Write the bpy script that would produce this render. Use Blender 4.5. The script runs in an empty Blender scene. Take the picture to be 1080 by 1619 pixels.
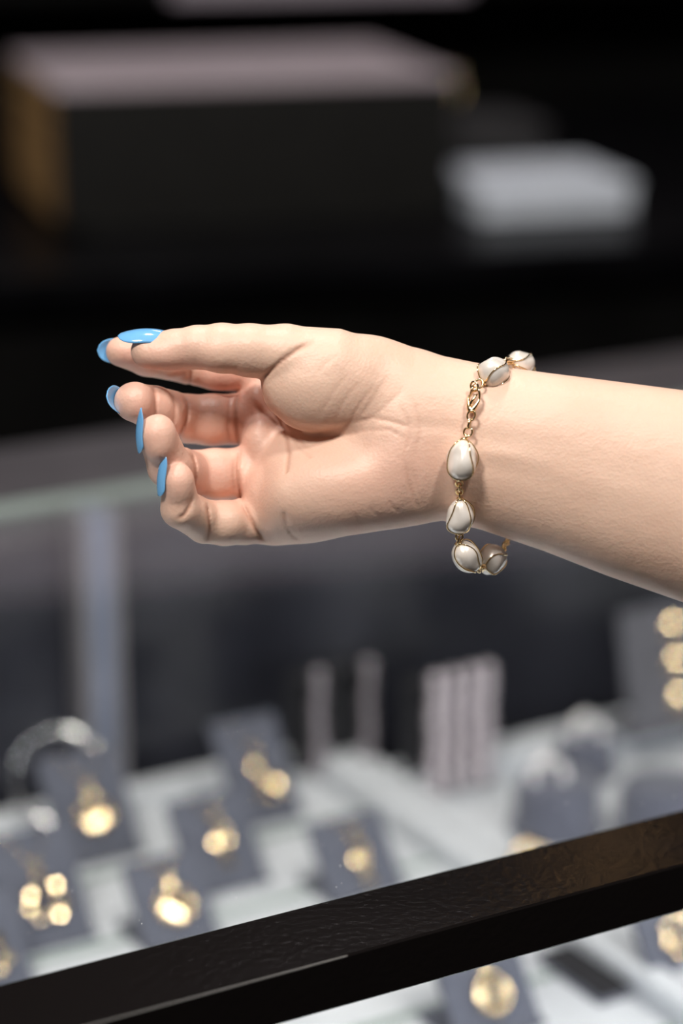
import bpy, math, random
import numpy as np
from mathutils import Vector, Matrix

random.seed(7); np.random.seed(7)
S = bpy.context.scene
COL = S.collection

# ------------------------------------------------------------------ camera
F = 3897.0                 # focal length in pixels of the 1080x1619 frame
CX, CY = 540.0, 809.5
ZF = 0.842                 # focus distance, metres
ZG = 0.95                  # height of the glass top
HZ = -364.0                # horizon row
P = math.atan((CY - HZ) / F)
CP, SP = math.cos(P), math.sin(P)
CAM = np.array([0, 0, ZG + (SP + 608.5 / F * CP) * ZF])
cd = bpy.data.cameras.new('camera')
cam = bpy.data.objects.new('camera', cd); COL.objects.link(cam)
cam.location = CAM; cam.rotation_euler = (math.pi / 2 - P, 0, 0)
cd.sensor_fit = 'VERTICAL'; cd.sensor_height = 36.0; cd.sensor_width = 24.0
cd.lens = F / 1619.0 * 36.0
cd.clip_start = 0.01
cd.dof.use_dof = True; cd.dof.focus_distance = ZF - 0.012; cd.dof.aperture_fstop = 3.5
cd.dof.aperture_blades = 0
S.camera = cam

# ------------------------------------------------------------------ world, lights, exposure
S.view_settings.view_transform = 'Standard'; S.view_settings.look = 'None'
S.view_settings.gamma = 1.0; S.view_settings.use_curve_mapping = False
S.view_settings.exposure = 0.0
W = bpy.data.worlds.new('world'); S.world = W; W.use_nodes = True
W.node_tree.nodes['Background'].inputs[0].default_value = (0.80, 0.76, 0.80, 1)
W.node_tree.nodes['Background'].inputs[1].default_value = 0.03

def area(name, loc, target, power, size, col=(1, .95, .9), sy=None, spread=None):
    l = bpy.data.lights.new(name, 'AREA'); l.energy = power; l.color = col
    l.shape = 'DISK' if sy is None else 'RECTANGLE'; l.size = size
    if sy is not None: l.size_y = sy
    if spread: l.spread = spread
    o = bpy.data.objects.new(name, l); COL.objects.link(o); o.location = loc
    d = Vector(target) - Vector(loc); o.rotation_euler = d.to_track_quat('-Z', 'Y').to_euler()
    return o
area('ceiling_lamp', (-0.55, -0.15, 2.66), (0, .8, 1.0), 40, 0.40, (1, .93, .86))
area('ceiling_lamp', (0.60, 0.05, 2.66), (0, .8, 1.0), 19.5, 0.24, (1, .93, .86))
area('ceiling_lamp', (-0.10, 1.15, 2.66), (0, 1.1, .9), 12, 0.18, (1, .95, .92))
area('wall_lamp', (.34, 2.86, 1.93), (.1, .9, .95), .18, .06, (1, .55, .22))
area('ceiling_lamp', (0.05, 2.9, 2.60), (0, 2.5, 1.0), 9, 0.30, (1, .92, .95))

# ------------------------------------------------------------------ geometry of the place
def ray(px, py):
    x = (px - CX) / F; y = (CY - py) / F
    return np.array([x, CP + y * SP, -SP + y * CP])
def at(px, py, z):
    r = ray(px, py); return CAM + r * ((z - CAM[2]) / r[2])
_d = ray(540 + 6960, HZ); _d[2] = 0
U = _d / np.linalg.norm(_d); V = np.array([-U[1], U[0], 0.0]); ZZ = np.array([0, 0, 1.0])
O = at(540, 1418, ZG)
def case(u, v, z): return np.array([O[0], O[1], 0]) + U * u + V * v + ZZ * z
def uv(px, py, z):
    q = at(px, py, z) - O; return float(q @ U), float(q @ V)
A2 = math.radians(15.5)
U2 = np.array([math.cos(A2), math.sin(A2), 0]); V2 = np.array([-U2[1], U2[0], 0])
O2 = at(93, 372, ZG)
def rear(u, v, z): return np.array([O2[0], O2[1], 0]) + U2 * u + V2 * v + ZZ * z

# ------------------------------------------------------------------ materials
def mat(name, col=(.5, .5, .5), rough=.5, metal=0., **kw):
    m = bpy.data.materials.new(name); m.use_nodes = True
    b = m.node_tree.nodes['Principled BSDF']
    b.inputs['Base Color'].default_value = (*col, 1); b.inputs['Roughness'].default_value = rough
    b.inputs['Metallic'].default_value = metal
    for k, v in kw.items(): b.inputs[k].default_value = v
    return m
def N(m, t, **kw):
    n = m.node_tree.nodes.new(t)
    for k, v in kw.items():
        if k in n.inputs: n.inputs[k].default_value = v
        else: setattr(n, k, v)
    return n
def L(m, a, b): m.node_tree.links.new(a, b)
def bsdf(m): return m.node_tree.nodes['Principled BSDF']
def noise_colour(m, c0, c1, scale, detail=4, lo=.35, hi=.65):
    tc = N(m, 'ShaderNodeTexCoord'); n = N(m, 'ShaderNodeTexNoise', Scale=scale, Detail=detail)
    L(m, tc.outputs['Object'], n.inputs['Vector'])
    r = N(m, 'ShaderNodeValToRGB'); e = r.color_ramp.elements
    e[0].position, e[1].position = lo, hi; e[0].color = (*c0, 1); e[1].color = (*c1, 1)
    L(m, n.outputs['Fac'], r.inputs[0]); L(m, r.outputs[0], bsdf(m).inputs['Base Color'])
def noise_bump(m, scale, strength, dist=.001, detail=3):
    tc = N(m, 'ShaderNodeTexCoord'); n = N(m, 'ShaderNodeTexNoise', Scale=scale, Detail=detail)
    L(m, tc.outputs['Object'], n.inputs['Vector'])
    b = N(m, 'ShaderNodeBump', Strength=strength, Distance=dist)
    L(m, n.outputs['Fac'], b.inputs['Height']); L(m, b.outputs[0], bsdf(m).inputs['Normal'])

M_rail = mat('black powder coat', (.006, .005, .005), .19, **{'Specular IOR Level': .07}); noise_bump(M_rail, 330, .35, .0006)
M_edge = mat('pale metal edge', (.35, .35, .34), .4, .6)
M_reartop = mat('dark grey laminate', (.085, .08, .09), .5); noise_colour(M_reartop, (.045, .042, .048), (.06, .056, .063), 30)
M_caseback = mat('dark blue grey case lining', (.020, .021, .028), .22); noise_colour(M_caseback, (.016, .017, .024), (.040, .042, .056), 9)
M_black = mat('matt black laminate', (.008, .008, .008), .55, **{'Specular IOR Level': .1}); noise_colour(M_black, (.002, .002, .002), (.004, .004, .004), 12)
M_counter = mat('black glossy counter', (.006, .006, .007), .30, **{'Specular IOR Level': .07}); noise_colour(M_counter, (.002, .002, .0025), (.004, .004, .005), 15)
M_tray = mat('white tray', (.80, .80, .81), .55); noise_colour(M_tray, (.60, .63, .67), (.67, .70, .74), 25)
M_greenedge = mat('green glass edge', (.34, .42, .38), .25)
M_card = mat('blue grey suede', (.115, .125, .18), .85, **{'Sheen Weight': .25}); noise_colour(M_card, (.080, .088, .120), (.108, .116, .152), 160)
M_velvet = mat('blue grey velvet', (.11, .12, .17), .9, **{'Sheen Weight': .35}); noise_colour(M_velvet, (.075, .082, .115), (.11, .118, .16), 120)
M_darkslot = mat('black velvet pad', (.012, .012, .016), .8); noise_colour(M_darkslot, (.010, .010, .013), (.018, .018, .022), 140)
M_post = mat('brushed grey metal', (.34, .37, .46), .45, .25); noise_colour(M_post, (.20, .225, .30), (.26, .285, .37), 40)
M_postedge = mat('pale metal trim', (.26, .25, .27), .35, .3)
M_gold = mat('polished gold', (.90, .62, .27), .14, 1.0); noise_colour(M_gold, (.92, .68, .36), (.97, .77, .46), 300)
M_goldsoft = mat('soft polished gold', (.92, .66, .33), .13, 1.0); noise_colour(M_goldsoft, (.88, .66, .38), (.95, .77, .50), 300)
M_silver = mat('polished silver', (.86, .86, .86), .16, 1.0); noise_colour(M_silver, (.80, .80, .80), (.92, .92, .92), 250)
M_silversoft = mat('satin silver', (.86, .82, .84), .30, .35); noise_colour(M_silversoft, (.52, .47, .51), (.62, .57, .61), 250)
M_wall = mat('dark wall paint', (.012, .011, .012), .7, **{'Specular IOR Level': .1}); noise_colour(M_wall, (.003, .003, .003), (.005, .005, .005), 6)
M_mauve = mat('mauve grey paint', (.55, .50, .56), .7); noise_colour(M_mauve, (.42, .37, .44), (.47, .42, .49), 5)
M_ceil = mat('grey ceiling paint', (.16, .15, .16), .8); noise_colour(M_ceil, (.05, .045, .05), (.065, .06, .065), 4)
M_floor = mat('dark stone floor', (.06, .055, .055), .35); noise_colour(M_floor, (.05, .045, .045), (.08, .075, .075), 3)
M_booktop_lit = mat('cover with overhead light in colour', (.40, .345, .38), .42); noise_colour(M_booktop_lit, (.38, .325, .36), (.42, .365, .40), 20)  # top of the black album; overhead light is put into the grey
M_bookfront = mat('black cloth spine', (.020, .020, .019), .5, **{'Specular IOR Level': .25}); noise_colour(M_bookfront, (.006, .006, .0058), (.009, .009, .0085), 60)
M_pages = mat('brown page block', (.33, .18, .065), .6); noise_colour(M_pages, (.36, .20, .075), (.58, .36, .15), 60)
M_white = mat('white card', (.72, .75, .80), .5); noise_colour(M_white, (.62, .68, .77), (.68, .74, .83), 30)
M_grey = mat('grey card', (.05, .05, .055), .6); noise_colour(M_grey, (.018, .018, .020), (.024, .024, .027), 30)

def glass_mat(name, tint, r0):
    m = bpy.data.materials.new(name); m.use_nodes = True; nt = m.node_tree; nt.nodes.clear()
    out = N(m, 'ShaderNodeOutputMaterial'); mix = N(m, 'ShaderNodeMixShader')
    tr = N(m, 'ShaderNodeBsdfTransparent'); tr.inputs[0].default_value = (*tint, 1)
    gl = N(m, 'ShaderNodeBsdfGlossy'); gl.inputs['Roughness'].default_value = 0.015
    g = N(m, 'ShaderNodeNewGeometry'); dot = N(m, 'ShaderNodeVectorMath', operation='DOT_PRODUCT')
    L(m, g.outputs['Incoming'], dot.inputs[0]); L(m, g.outputs['Normal'], dot.inputs[1])
    ab = N(m, 'ShaderNodeMath', operation='ABSOLUTE'); L(m, dot.outputs['Value'], ab.inputs[0])
    sb = N(m, 'ShaderNodeMath', operation='SUBTRACT'); sb.inputs[0].default_value = 1; L(m, ab.outputs[0], sb.inputs[1])
    pw = N(m, 'ShaderNodeMath', operation='POWER'); L(m, sb.outputs[0], pw.inputs[0]); pw.inputs[1].default_value = 5
    ma = N(m, 'ShaderNodeMath', operation='MULTIPLY_ADD'); L(m, pw.outputs[0], ma.inputs[0])
    ma.inputs[1].default_value = 1 - r0; ma.inputs[2].default_value = r0
    L(m, ma.outputs[0], mix.inputs[0]); L(m, tr.outputs[0], mix.inputs[1]); L(m, gl.outputs[0], mix.inputs[2])
    L(m, mix.outputs[0], out.inputs[0])
    return m
M_glass = glass_mat('clear glass', (.97, .985, .98), .075)
M_clear = glass_mat('clear glass underside', (1, 1, 1), .0)

# ------------------------------------------------------------------ builders
def props(o, label=None, cat=None, group=None, kind=None):
    if label: o['label'] = label
    if cat: o['category'] = cat
    if group: o['group'] = group
    if kind: o['kind'] = kind
    return o
def empty(name, loc, label=None, cat=None, group=None, kind=None):
    o = bpy.data.objects.new(name, None); COL.objects.link(o); o.location = Vector(loc); o.empty_display_size = .02
    return props(o, label, cat, group, kind)
def wloc(o):
    l = Vector((0, 0, 0))
    while o: l += o.location; o = o.parent
    return l
def mesh_obj(name, v, f, m, parent=None, smooth=True, mats=None, midx=None, **kw):
    v = np.asarray(v, float); c = (v.min(0) + v.max(0)) / 2
    if parent is None: c[2] = v[:, 2].min()
    me = bpy.data.meshes.new(name); me.from_pydata((v - c).tolist(), [], [list(map(int, q)) for q in f])
    me.materials.append(m)
    for x in (mats or []): me.materials.append(x)
    if midx is not None: me.polygons.foreach_set('material_index', np.asarray(midx, np.int32))
    me.polygons.foreach_set('use_smooth', np.full(len(me.polygons), smooth))
    me.update()
    o = bpy.data.objects.new(name, me); COL.objects.link(o)
    if parent: o.parent = parent; o.location = Vector(c) - wloc(parent)
    else: o.location = Vector(c)
    props(o, **kw); return o
def box_vf(c, ax, ay, az, hx, hy, hz, bev=0.0):
    """box with chamfered vertical+horizontal edges given centre, axes, half sizes"""
    c, ax, ay, az = map(np.asarray, (c, ax, ay, az))
    if bev <= 0:
        v = [c + ax * hx * i + ay * hy * j + az * hz * k for i in (-1, 1) for j in (-1, 1) for k in (-1, 1)]
        f = [(0, 1, 3, 2), (4, 6, 7, 5), (0, 4, 5, 1), (2, 3, 7, 6), (0, 2, 6, 4), (1, 5, 7, 3)]
        return v, f
    b = bev; prof = []
    for sx, sy in ((1, 1), (-1, 1), (-1, -1), (1, -1)):
        p = [(sx * hx, sy * (hy - b)), (sx * (hx - b), sy * hy)]
        prof += p if sx * sy > 0 else p[::-1]
    v = []; f = []
    for z, s in ((-hz, b), (-hz + b, 0), (hz - b, 0), (hz, b)):
        for x, y in prof:
            v.append(c + ax * (x - math.copysign(min(s, abs(x)), x)) + ay * (y - math.copysign(min(s, abs(y)), y)) + az * z)
    for k in range(3):
        for i in range(8):
            j = (i + 1) % 8; f.append((k * 8 + i, k * 8 + j, k * 8 + 8 + j, k * 8 + 8 + i))
    f.append(tuple(range(7, -1, -1))); f.append(tuple(range(24, 32)))
    return v, f
def join(*vfs):
    V_, F_ = [], []
    for v, f in vfs:
        n = len(V_); V_ += list(v); F_ += [tuple(i + n for i in q) for q in f]
    return V_, F_
def tube(pts, r, sides=8, closed=False):
    pts = np.asarray(pts, float); n = len(pts); r = np.broadcast_to(np.asarray(r, float), (n,))
    t = np.roll(pts, -1, 0) - np.roll(pts, 1, 0)
    if not closed: t[0] = pts[1] - pts[0]; t[-1] = pts[-1] - pts[-2]
    t /= np.linalg.norm(t, axis=1)[:, None] + 1e-12
    ref = np.array([0.31, 0.52, 0.79]); a = np.cross(t[0], ref); a /= np.linalg.norm(a)
    v = []; 
    for i in range(n):
        a = a - t[i] * (a @ t[i]); a /= np.linalg.norm(a); b = np.cross(t[i], a)
        for k in range(sides):
            q = 2 * math.pi * k / sides; v.append(pts[i] + (a * math.cos(q) + b * math.sin(q)) * r[i])
    f = []
    for i in range(n if closed else n - 1):
        j = (i + 1) % n
        for k in range(sides):
            l = (k + 1) % sides; f.append((i * sides + k, i * sides + l, j * sides + l, j * sides + k))
    if not closed:
        f.append(tuple(range(sides - 1, -1, -1))); f.append(tuple(range((n - 1) * sides, n * sides)))
    return v, f
def ring_vf(c, ax, ay, rx, ry, r, n=20, sides=8):
    c, ax, ay = map(np.asarray, (c, ax, ay))
    pts = [c + ax * rx * math.cos(q) + ay * ry * math.sin(q) for q in np.linspace(0, 2 * math.pi, n, False)]
    return tube(pts, r, sides, True)
def dome_vf(c, ax, ay, az, rx, ry, h, n=16, m=5):
    """lens shaped disc"""
    c, ax, ay, az = map(np.asarray, (c, ax, ay, az)); v = [c + az * h]; f = []
    for k in range(1, m + 1):
        q = k / m
        for i in range(n):
            a = 2 * math.pi * i / n; v.append(c + ax * rx * q * math.cos(a) + ay * ry * q * math.sin(a) + az * h * (1 - q * q))
    for i in range(n): f.append((0, 1 + i, 1 + (i + 1) % n))
    for k in range(m - 1):
        for i in range(n):
            j = (i + 1) % n; a = 1 + k * n; f.append((a + i, a + n + i, a + n + j, a + j))
    v.append(c - az * h * .6); b = len(v) - 1; a = 1 + (m - 1) * n
    for i in range(n): f.append((b, a + (i + 1) % n, a + i))
    return v, f
def lathe_vf(c, prof, n=28, ax=(1, 0, 0), ay=(0, 1, 0), az=(0, 0, 1)):
    c, ax, ay, az = map(np.asarray, (c, ax, ay, az)); v = []; f = []
    for r, z in prof:
        for i in range(n):
            a = 2 * math.pi * i / n; v.append(c + (ax * math.cos(a) + ay * math.sin(a)) * r + az * z)
    for k in range(len(prof) - 1):
        for i in range(n):
            j = (i + 1) % n; f.append((k * n + i, k * n + j, k * n + n + j, k * n + n + i))
    f.append(tuple(range(n - 1, -1, -1))); f.append(tuple(range((len(prof) - 1) * n, len(prof) * n)))
    return v, f
def cbox(u0, u1, v0, v1, z0, z1, bev=0.0, fr=case):
    ax, ay = (U, V) if fr is case else (U2, V2)
    return box_vf(fr((u0 + u1) / 2, (v0 + v1) / 2, (z0 + z1) / 2), ax, ay, ZZ, (u1 - u0) / 2, (v1 - v0) / 2, (z1 - z0) / 2, bev)

# ------------------------------------------------------------------ room shell
def plate(name, c, hx, hy, hz, m, a=0.0):
    ax = np.array([math.cos(a), math.sin(a), 0]); ay = np.array([-ax[1], ax[0], 0])
    v, f = box_vf(c, ax, ay, ZZ, hx, hy, hz); return mesh_obj(name, v, f, m, smooth=False, kind='structure')
plate('floor', (0, 1.0, -.03), 3.2, 3.4, .03, M_floor)
plate('ceiling', (0, 1.0, 2.75), 3.2, 3.4, .03, M_ceil)
wc = rear(.2, .80, 0)
plate('wall_back', (wc[0], wc[1], 1.36), 2.6, .03, 1.36, M_wall, A2)
fc = rear(.2, .755, 0)
plate('reflection_band', (fc[0], fc[1], 1.43), 2.5, .012, .075, M_mauve, A2)  # added unseen band, sized so its mauve reflection falls in the glass top

# ------------------------------------------------------------------ rear counter and what stands on it
rc = empty('rear_counter', rear(.2, .3, 0), 'long black glossy counter along the back wall behind the display case', 'counter')
v, f = cbox(-1.6, 2.0, -.16, .74, ZG - .03, ZG, .003, rear); mesh_obj('worktop', v, f, M_counter, rc, False)
v, f = cbox(-1.55, 1.95, -.12, .74, .08, ZG - .0305, .0, rear); mesh_obj('cabinet_body', v, f, M_black, rc, False)
v, f = cbox(-1.5, 1.9, -.06, .70, 0, .08, .0, rear); mesh_obj('plinth', v, f, M_black, rc, False)
for i in range(5):
    u0 = -1.54 + i * .70
    v, f = cbox(u0, u0 + .67, -.138, -.1205, .11, ZG - .05, .002, rear)
    d = mesh_obj('cabinet_door', v, f, M_black, rc, False)
    v, f = tube([rear(u0 + .58, -.139, .80), rear(u0 + .58, -.158, .80), rear(u0 + .58, -.158, .70), rear(u0 + .58, -.139, .70)], .004)
    mesh_obj('handle', v, f, M_silver, d)

bk = empty('album', rear(.18, .18, ZG), 'thick black album, top painted as lit, brown ribbed page end, on the rear counter', 'album')
BW, BD, BH = .343, .255, .122
v, f = cbox(.022, BW, 0, BD, ZG + .0005, ZG + .006, .001, rear); mesh_obj('bottom_cover', v, f, M_bookfront, bk, False)
v, f = cbox(0.0, BW, 0, BD, ZG + BH - .006, ZG + BH, .0015, rear); mesh_obj('top_cover', v, f, M_booktop_lit, bk, False)
v, f = cbox(0.0, BW, 0, .006, ZG + .0062, ZG + BH - .0062, .0015, rear); mesh_obj('front_cover', v, f, M_bookfront, bk, False)
v, f = cbox(.022, BW - .001, .0065, BD - .002, ZG + .0062, ZG + BH - .0062, 0, rear); mesh_obj('inner_block', v, f, M_bookfront, bk, False)
pv, pf = box_vf((0, 0, 0), U2, V2, ZZ, .010, (BD - .012) / 2, .0050, .0012)
pme = None
for i in range(10):
    z = ZG + .0112 + i * .0112
    if pme is None:
        po = mesh_obj('page_section', np.array(pv) + rear(.0115, BD / 2, z), pf, M_pages, bk, False); pme = po.data
    else:
        po = bpy.data.objects.new('page_section', pme); COL.objects.link(po); po.parent = bk
        po.location = Vector(rear(.0115 + .0015 * random.uniform(-1, 1), BD / 2, z)) - bk.location
v, f = cbox(BW + .0002, BW + .004, .0, .035, ZG + BH - .022, ZG + BH + .001, .001, rear); mesh_obj('metal_corner', v, f, M_gold, bk, False, label='small brass corner guard')

q = rear(0, 0, 0); w0 = at(760, 350, ZG); du = (w0 - q) @ U2; dv = (w0 - q) @ V2; du = .346
wb = empty('white_box', rear(du + .085, dv + .06, ZG), 'low white cardboard box with a lid, on the rear counter right of the album', 'box')
v, f = cbox(du + .012, du + .150, dv, dv + .125, ZG + .0005, ZG + .021, .002, rear); mesh_obj('box_base', v, f, M_white, wb, False)
v, f = cbox(du + .010, du + .152, dv - .002, dv + .127, ZG + .0212, ZG + .029, .002, rear); mesh_obj('box_lid', v, f, M_white, wb, False)
gb = empty('grey_box', rear(du + .10, dv + .25, ZG), 'dark grey flat box just behind the white box on the rear counter', 'box')
v, f = cbox(du + .045, du + .14, dv + .19, dv + .30, ZG + .0005, ZG + .042, .002, rear); mesh_obj('box_base', v, f, M_grey, gb, False)
v, f = cbox(du + .043, du + .142, dv + .188, dv + .302, ZG + .0422, ZG + .052, .002, rear); mesh_obj('box_lid', v, f, M_grey, gb, False)

ws = empty('wall_shelf', rear(.2, .66, 1.075), 'slim shelf on the back wall with a pale lower lip, above the album', 'shelf')
v, f = cbox(.0, 1.2, .60, .765, 1.090, 1.105, .002, rear); mesh_obj('shelf_board', v, f, M_black, ws, False)
v, f = cbox(.22, .55, .585, .5995, 1.088, 1.112, .002, rear); mesh_obj('shelf_lip', v, f, M_mauve, ws, False, label='pale mauve shelf lip')

# ------------------------------------------------------------------ display case
UA, UB = -.75, 1.05
ZFL = .78                                   # tray level
dc = empty('display_case', case(.15, .25, 0), 'glass topped jewellery display case with a black front rail', 'display case')
def cpart(name, u0, u1, v0, v1, z0, z1, m, bev=0.0, parent=dc, **kw):
    v, f = cbox(u0, u1, v0, v1, z0, z1, bev); return mesh_obj(name, v, f, m, parent, False, **kw)
# glass slab: reflective upper face, clear underside, green rear edge
v, f = cbox(UA + .02, UB - .02, .0003, .4995, ZG - .008, ZG - .0005)
mesh_obj('glass_top', v, f, M_glass, dc, False, mats=[M_clear, M_greenedge])
gt = [o for o in COL.objects if o.name.startswith('glass_top')][0]
for pl in gt.data.polygons:
    n = pl.normal
    pl.material_index = 0 if n.z > .5 else (1 if n.z < -.5 else 2)
RW, RH = .038, .0185
fr = cpart('front_rail', UA, UB, -RW, 0, ZG - RH, ZG, M_rail, .0007)
cpart('rail_edge_strip', UA + .3, -.02, -RW - .00005, -RW + .0003, ZG - .0007, ZG - .0003, M_edge, 0, fr, label='thin pale rail edge')  # thin pale strip along the left part of the rail's top edge
v, f = cbox(UA + .02, UB - .02, -RW + .004, -RW + .010, .745, ZG - RH - .0002); mesh_obj('front_glass', v, f, M_glass, dc, False)
fg = [o for o in COL.objects if o.name.startswith('front_glass')][0]; fg.data.materials.append(M_clear)
for pl in fg.data.polygons: pl.material_index = 0 if Vector(pl.normal).dot(Vector(-V)) > .5 else 1
cpart('rear_rail', UA, UB, .5, .600, ZG - .03, ZG, M_reartop, .001)
cpart('back_panel', UA + .02, UB - .02, .502, .512, .745, ZG - .0302, M_caseback)
cpart('end_panel', UA, UA + .018, -RW + .012, .60, .745, ZG - .0305, M_rail, .001)
cpart('end_panel', UB - .018, UB, -RW + .012, .60, .745, ZG - .0305, M_rail, .001)
cpart('case_floor', UA, UB, -RW, .600, .72, .7448, M_caseback)
cpart('cabinet_body', UA + .01, UB - .01, -RW + .01, .60, .10, .7198, M_black)
cpart('plinth', UA + .05, UB - .05, 0, .56, 0, .0998, M_black)
# led strip under the front rail: a lamp of the case
led = cpart('led_strip', UA + .05, UB - .05, -RW + .014, -RW + .026, ZG - RH - .004, ZG - RH - .0002, mat('led strip', (.9, .9, .9), .4, **{'Emission Color': (1, .93, .82, 1), 'Emission Strength': 3.0}))
area('led_strip_light', case(.15, -RW + .021, ZG - RH - .006), case(.15, .22, .80), 3.2, UB - UA - .1, (.97, .98, 1), .012)
bpy.data.objects['led_strip_light'].rotation_euler = Matrix((U, np.cross(-np.array(case(0, .26, -.14)) + case(0, 0, 0), U) / np.linalg.norm([.26, .14]), (-V * .26 + ZZ * .14) / math.hypot(.26, .14))).transposed().to_euler()
# rear upright inside the case
pu, pvv = uv(165, 1252, ZFL)
up = empty('upright_post', case(pu, .488, .745), 'blue grey metal upright at the back of the case, left side', 'post')
v, f = cbox(pu - .0075, pu + .0075, .4815, .4995, .7452, ZG - .0085, .001); mesh_obj('core', v, f, M_post, up, False)
for s in (-1, 1):
    v, f = cbox(pu + s * .010 - .0023, pu + s * .010 + .0023, .480, .4995, .7452, ZG - .0085, .0008); mesh_obj('edge_trim', v, f, M_postedge, up, False)

# white tray boards (rows) and dividers
tr = empty('white_tray', case(.0, .25, .7452), 'white jewellery tray with stepped boards left of the diagonal divider', 'tray')
def tpart(name, u0, u1, v0, v1, z0, z1, bev=.001, parent=None, m=M_tray): return cpart(name, u0, u1, v0, v1, z0, z1, m, bev, parent)
tpart('tray_base', -.55, .2440, .02, .478, .7454, .772, .001, tr)
tpart('rim', -.55, .2440, .462, .478, .7722, .786, .001, tr)
for k, (v0, v1, z1) in enumerate(((.392, .4610, .780), (.322, .388, .7795), (.262, .318, .779), (.190, .258, .7785), (.120, .186, .778), (.05, .116, .7775))):
    b = tpart('step_board', -.545, .2430, v0, v1, .7722, z1, .0008, tr)
    tpart('glass_edge', -.545, .2430, v0 - .0022, v0 - .0002, .7722, z1 + .0006, 0, b, M_greenedge)
dv_ = empty('tray_divider', case(.262, .25, .7452), 'raised white double divider running diagonally from front to back of the case', 'divider')
tpart('divider_bar', .2455, .2600, .02, .478, .7454, .790, .0015, dv_)
tpart('divider_bar', .2650, .2800, .02, .478, .7454, .787, .0015, dv_)
tpart('divider_groove', .2602, .2648, .02, .478, .7454, .775, 0, dv_)
t2 = empty('ring_tray', case(.5, .25, .7452), 'white tray right of the divider holding velvet ring stands', 'tray')
tpart('tray_base', .2815, .95, .02, .425, .7454, .772, .001, t2)
tpart('rim', .2815, .95, .404, .425, .7722, .788, .001, t2)
tpart('step_board', .2830, .945, .02, .11, .7722, .778, .001, t2)

# ------------------------------------------------------------------ pendant stands
def stand(px, py, zb, w, h, label, tilt=34, pads=True, twist=0):
    u, v_ = uv(px, py, zb)
    base = case(u, v_, zb)
    tw = math.radians(twist); ux = U * math.cos(tw) + V * math.sin(tw); vx = -U * math.sin(tw) + V * math.cos(tw)
    t = math.radians(tilt); upv = vx * math.sin(t) + ZZ * math.cos(t); nrm = -vx * math.cos(t) + ZZ * math.sin(t)
    e = empty('pendant_stand', base, label, 'stand', 'suede pendant stands in the case')
    th = .0022
    c0 = base + ZZ * (.0005 + .003) + nrm * 0 
    v, f = box_vf(c0 + upv * h / 2 - nrm * th, ux, upv, nrm, w / 2, h / 2, th, .0007); mesh_obj('front_panel', v, f, M_card, e, False)
    v, f = box_vf(base + vx * (h * math.sin(t) / 2 + .002) + ZZ * .002, ux, vx, ZZ, w / 2 + .001, h * math.sin(t) / 2 + .004, .0018, .0005); mesh_obj('base', v, f, M_card, e, False)
    top = c0 + upv * h * .86 - nrm * (2 * th + .0003); foot = base + vx * (h * math.sin(t) + .003) + ZZ * .0045
    v, f = tube([top, foot], .0022, 6); mesh_obj('back_strut', v, f, M_card, e)
    return base, ux, upv, nrm, c0, h, w
LAMPS = [(-0.55, -0.15, 2.66), (0.60, 0.05, 2.66), (0.60, 0.05, 2.66)]
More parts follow.
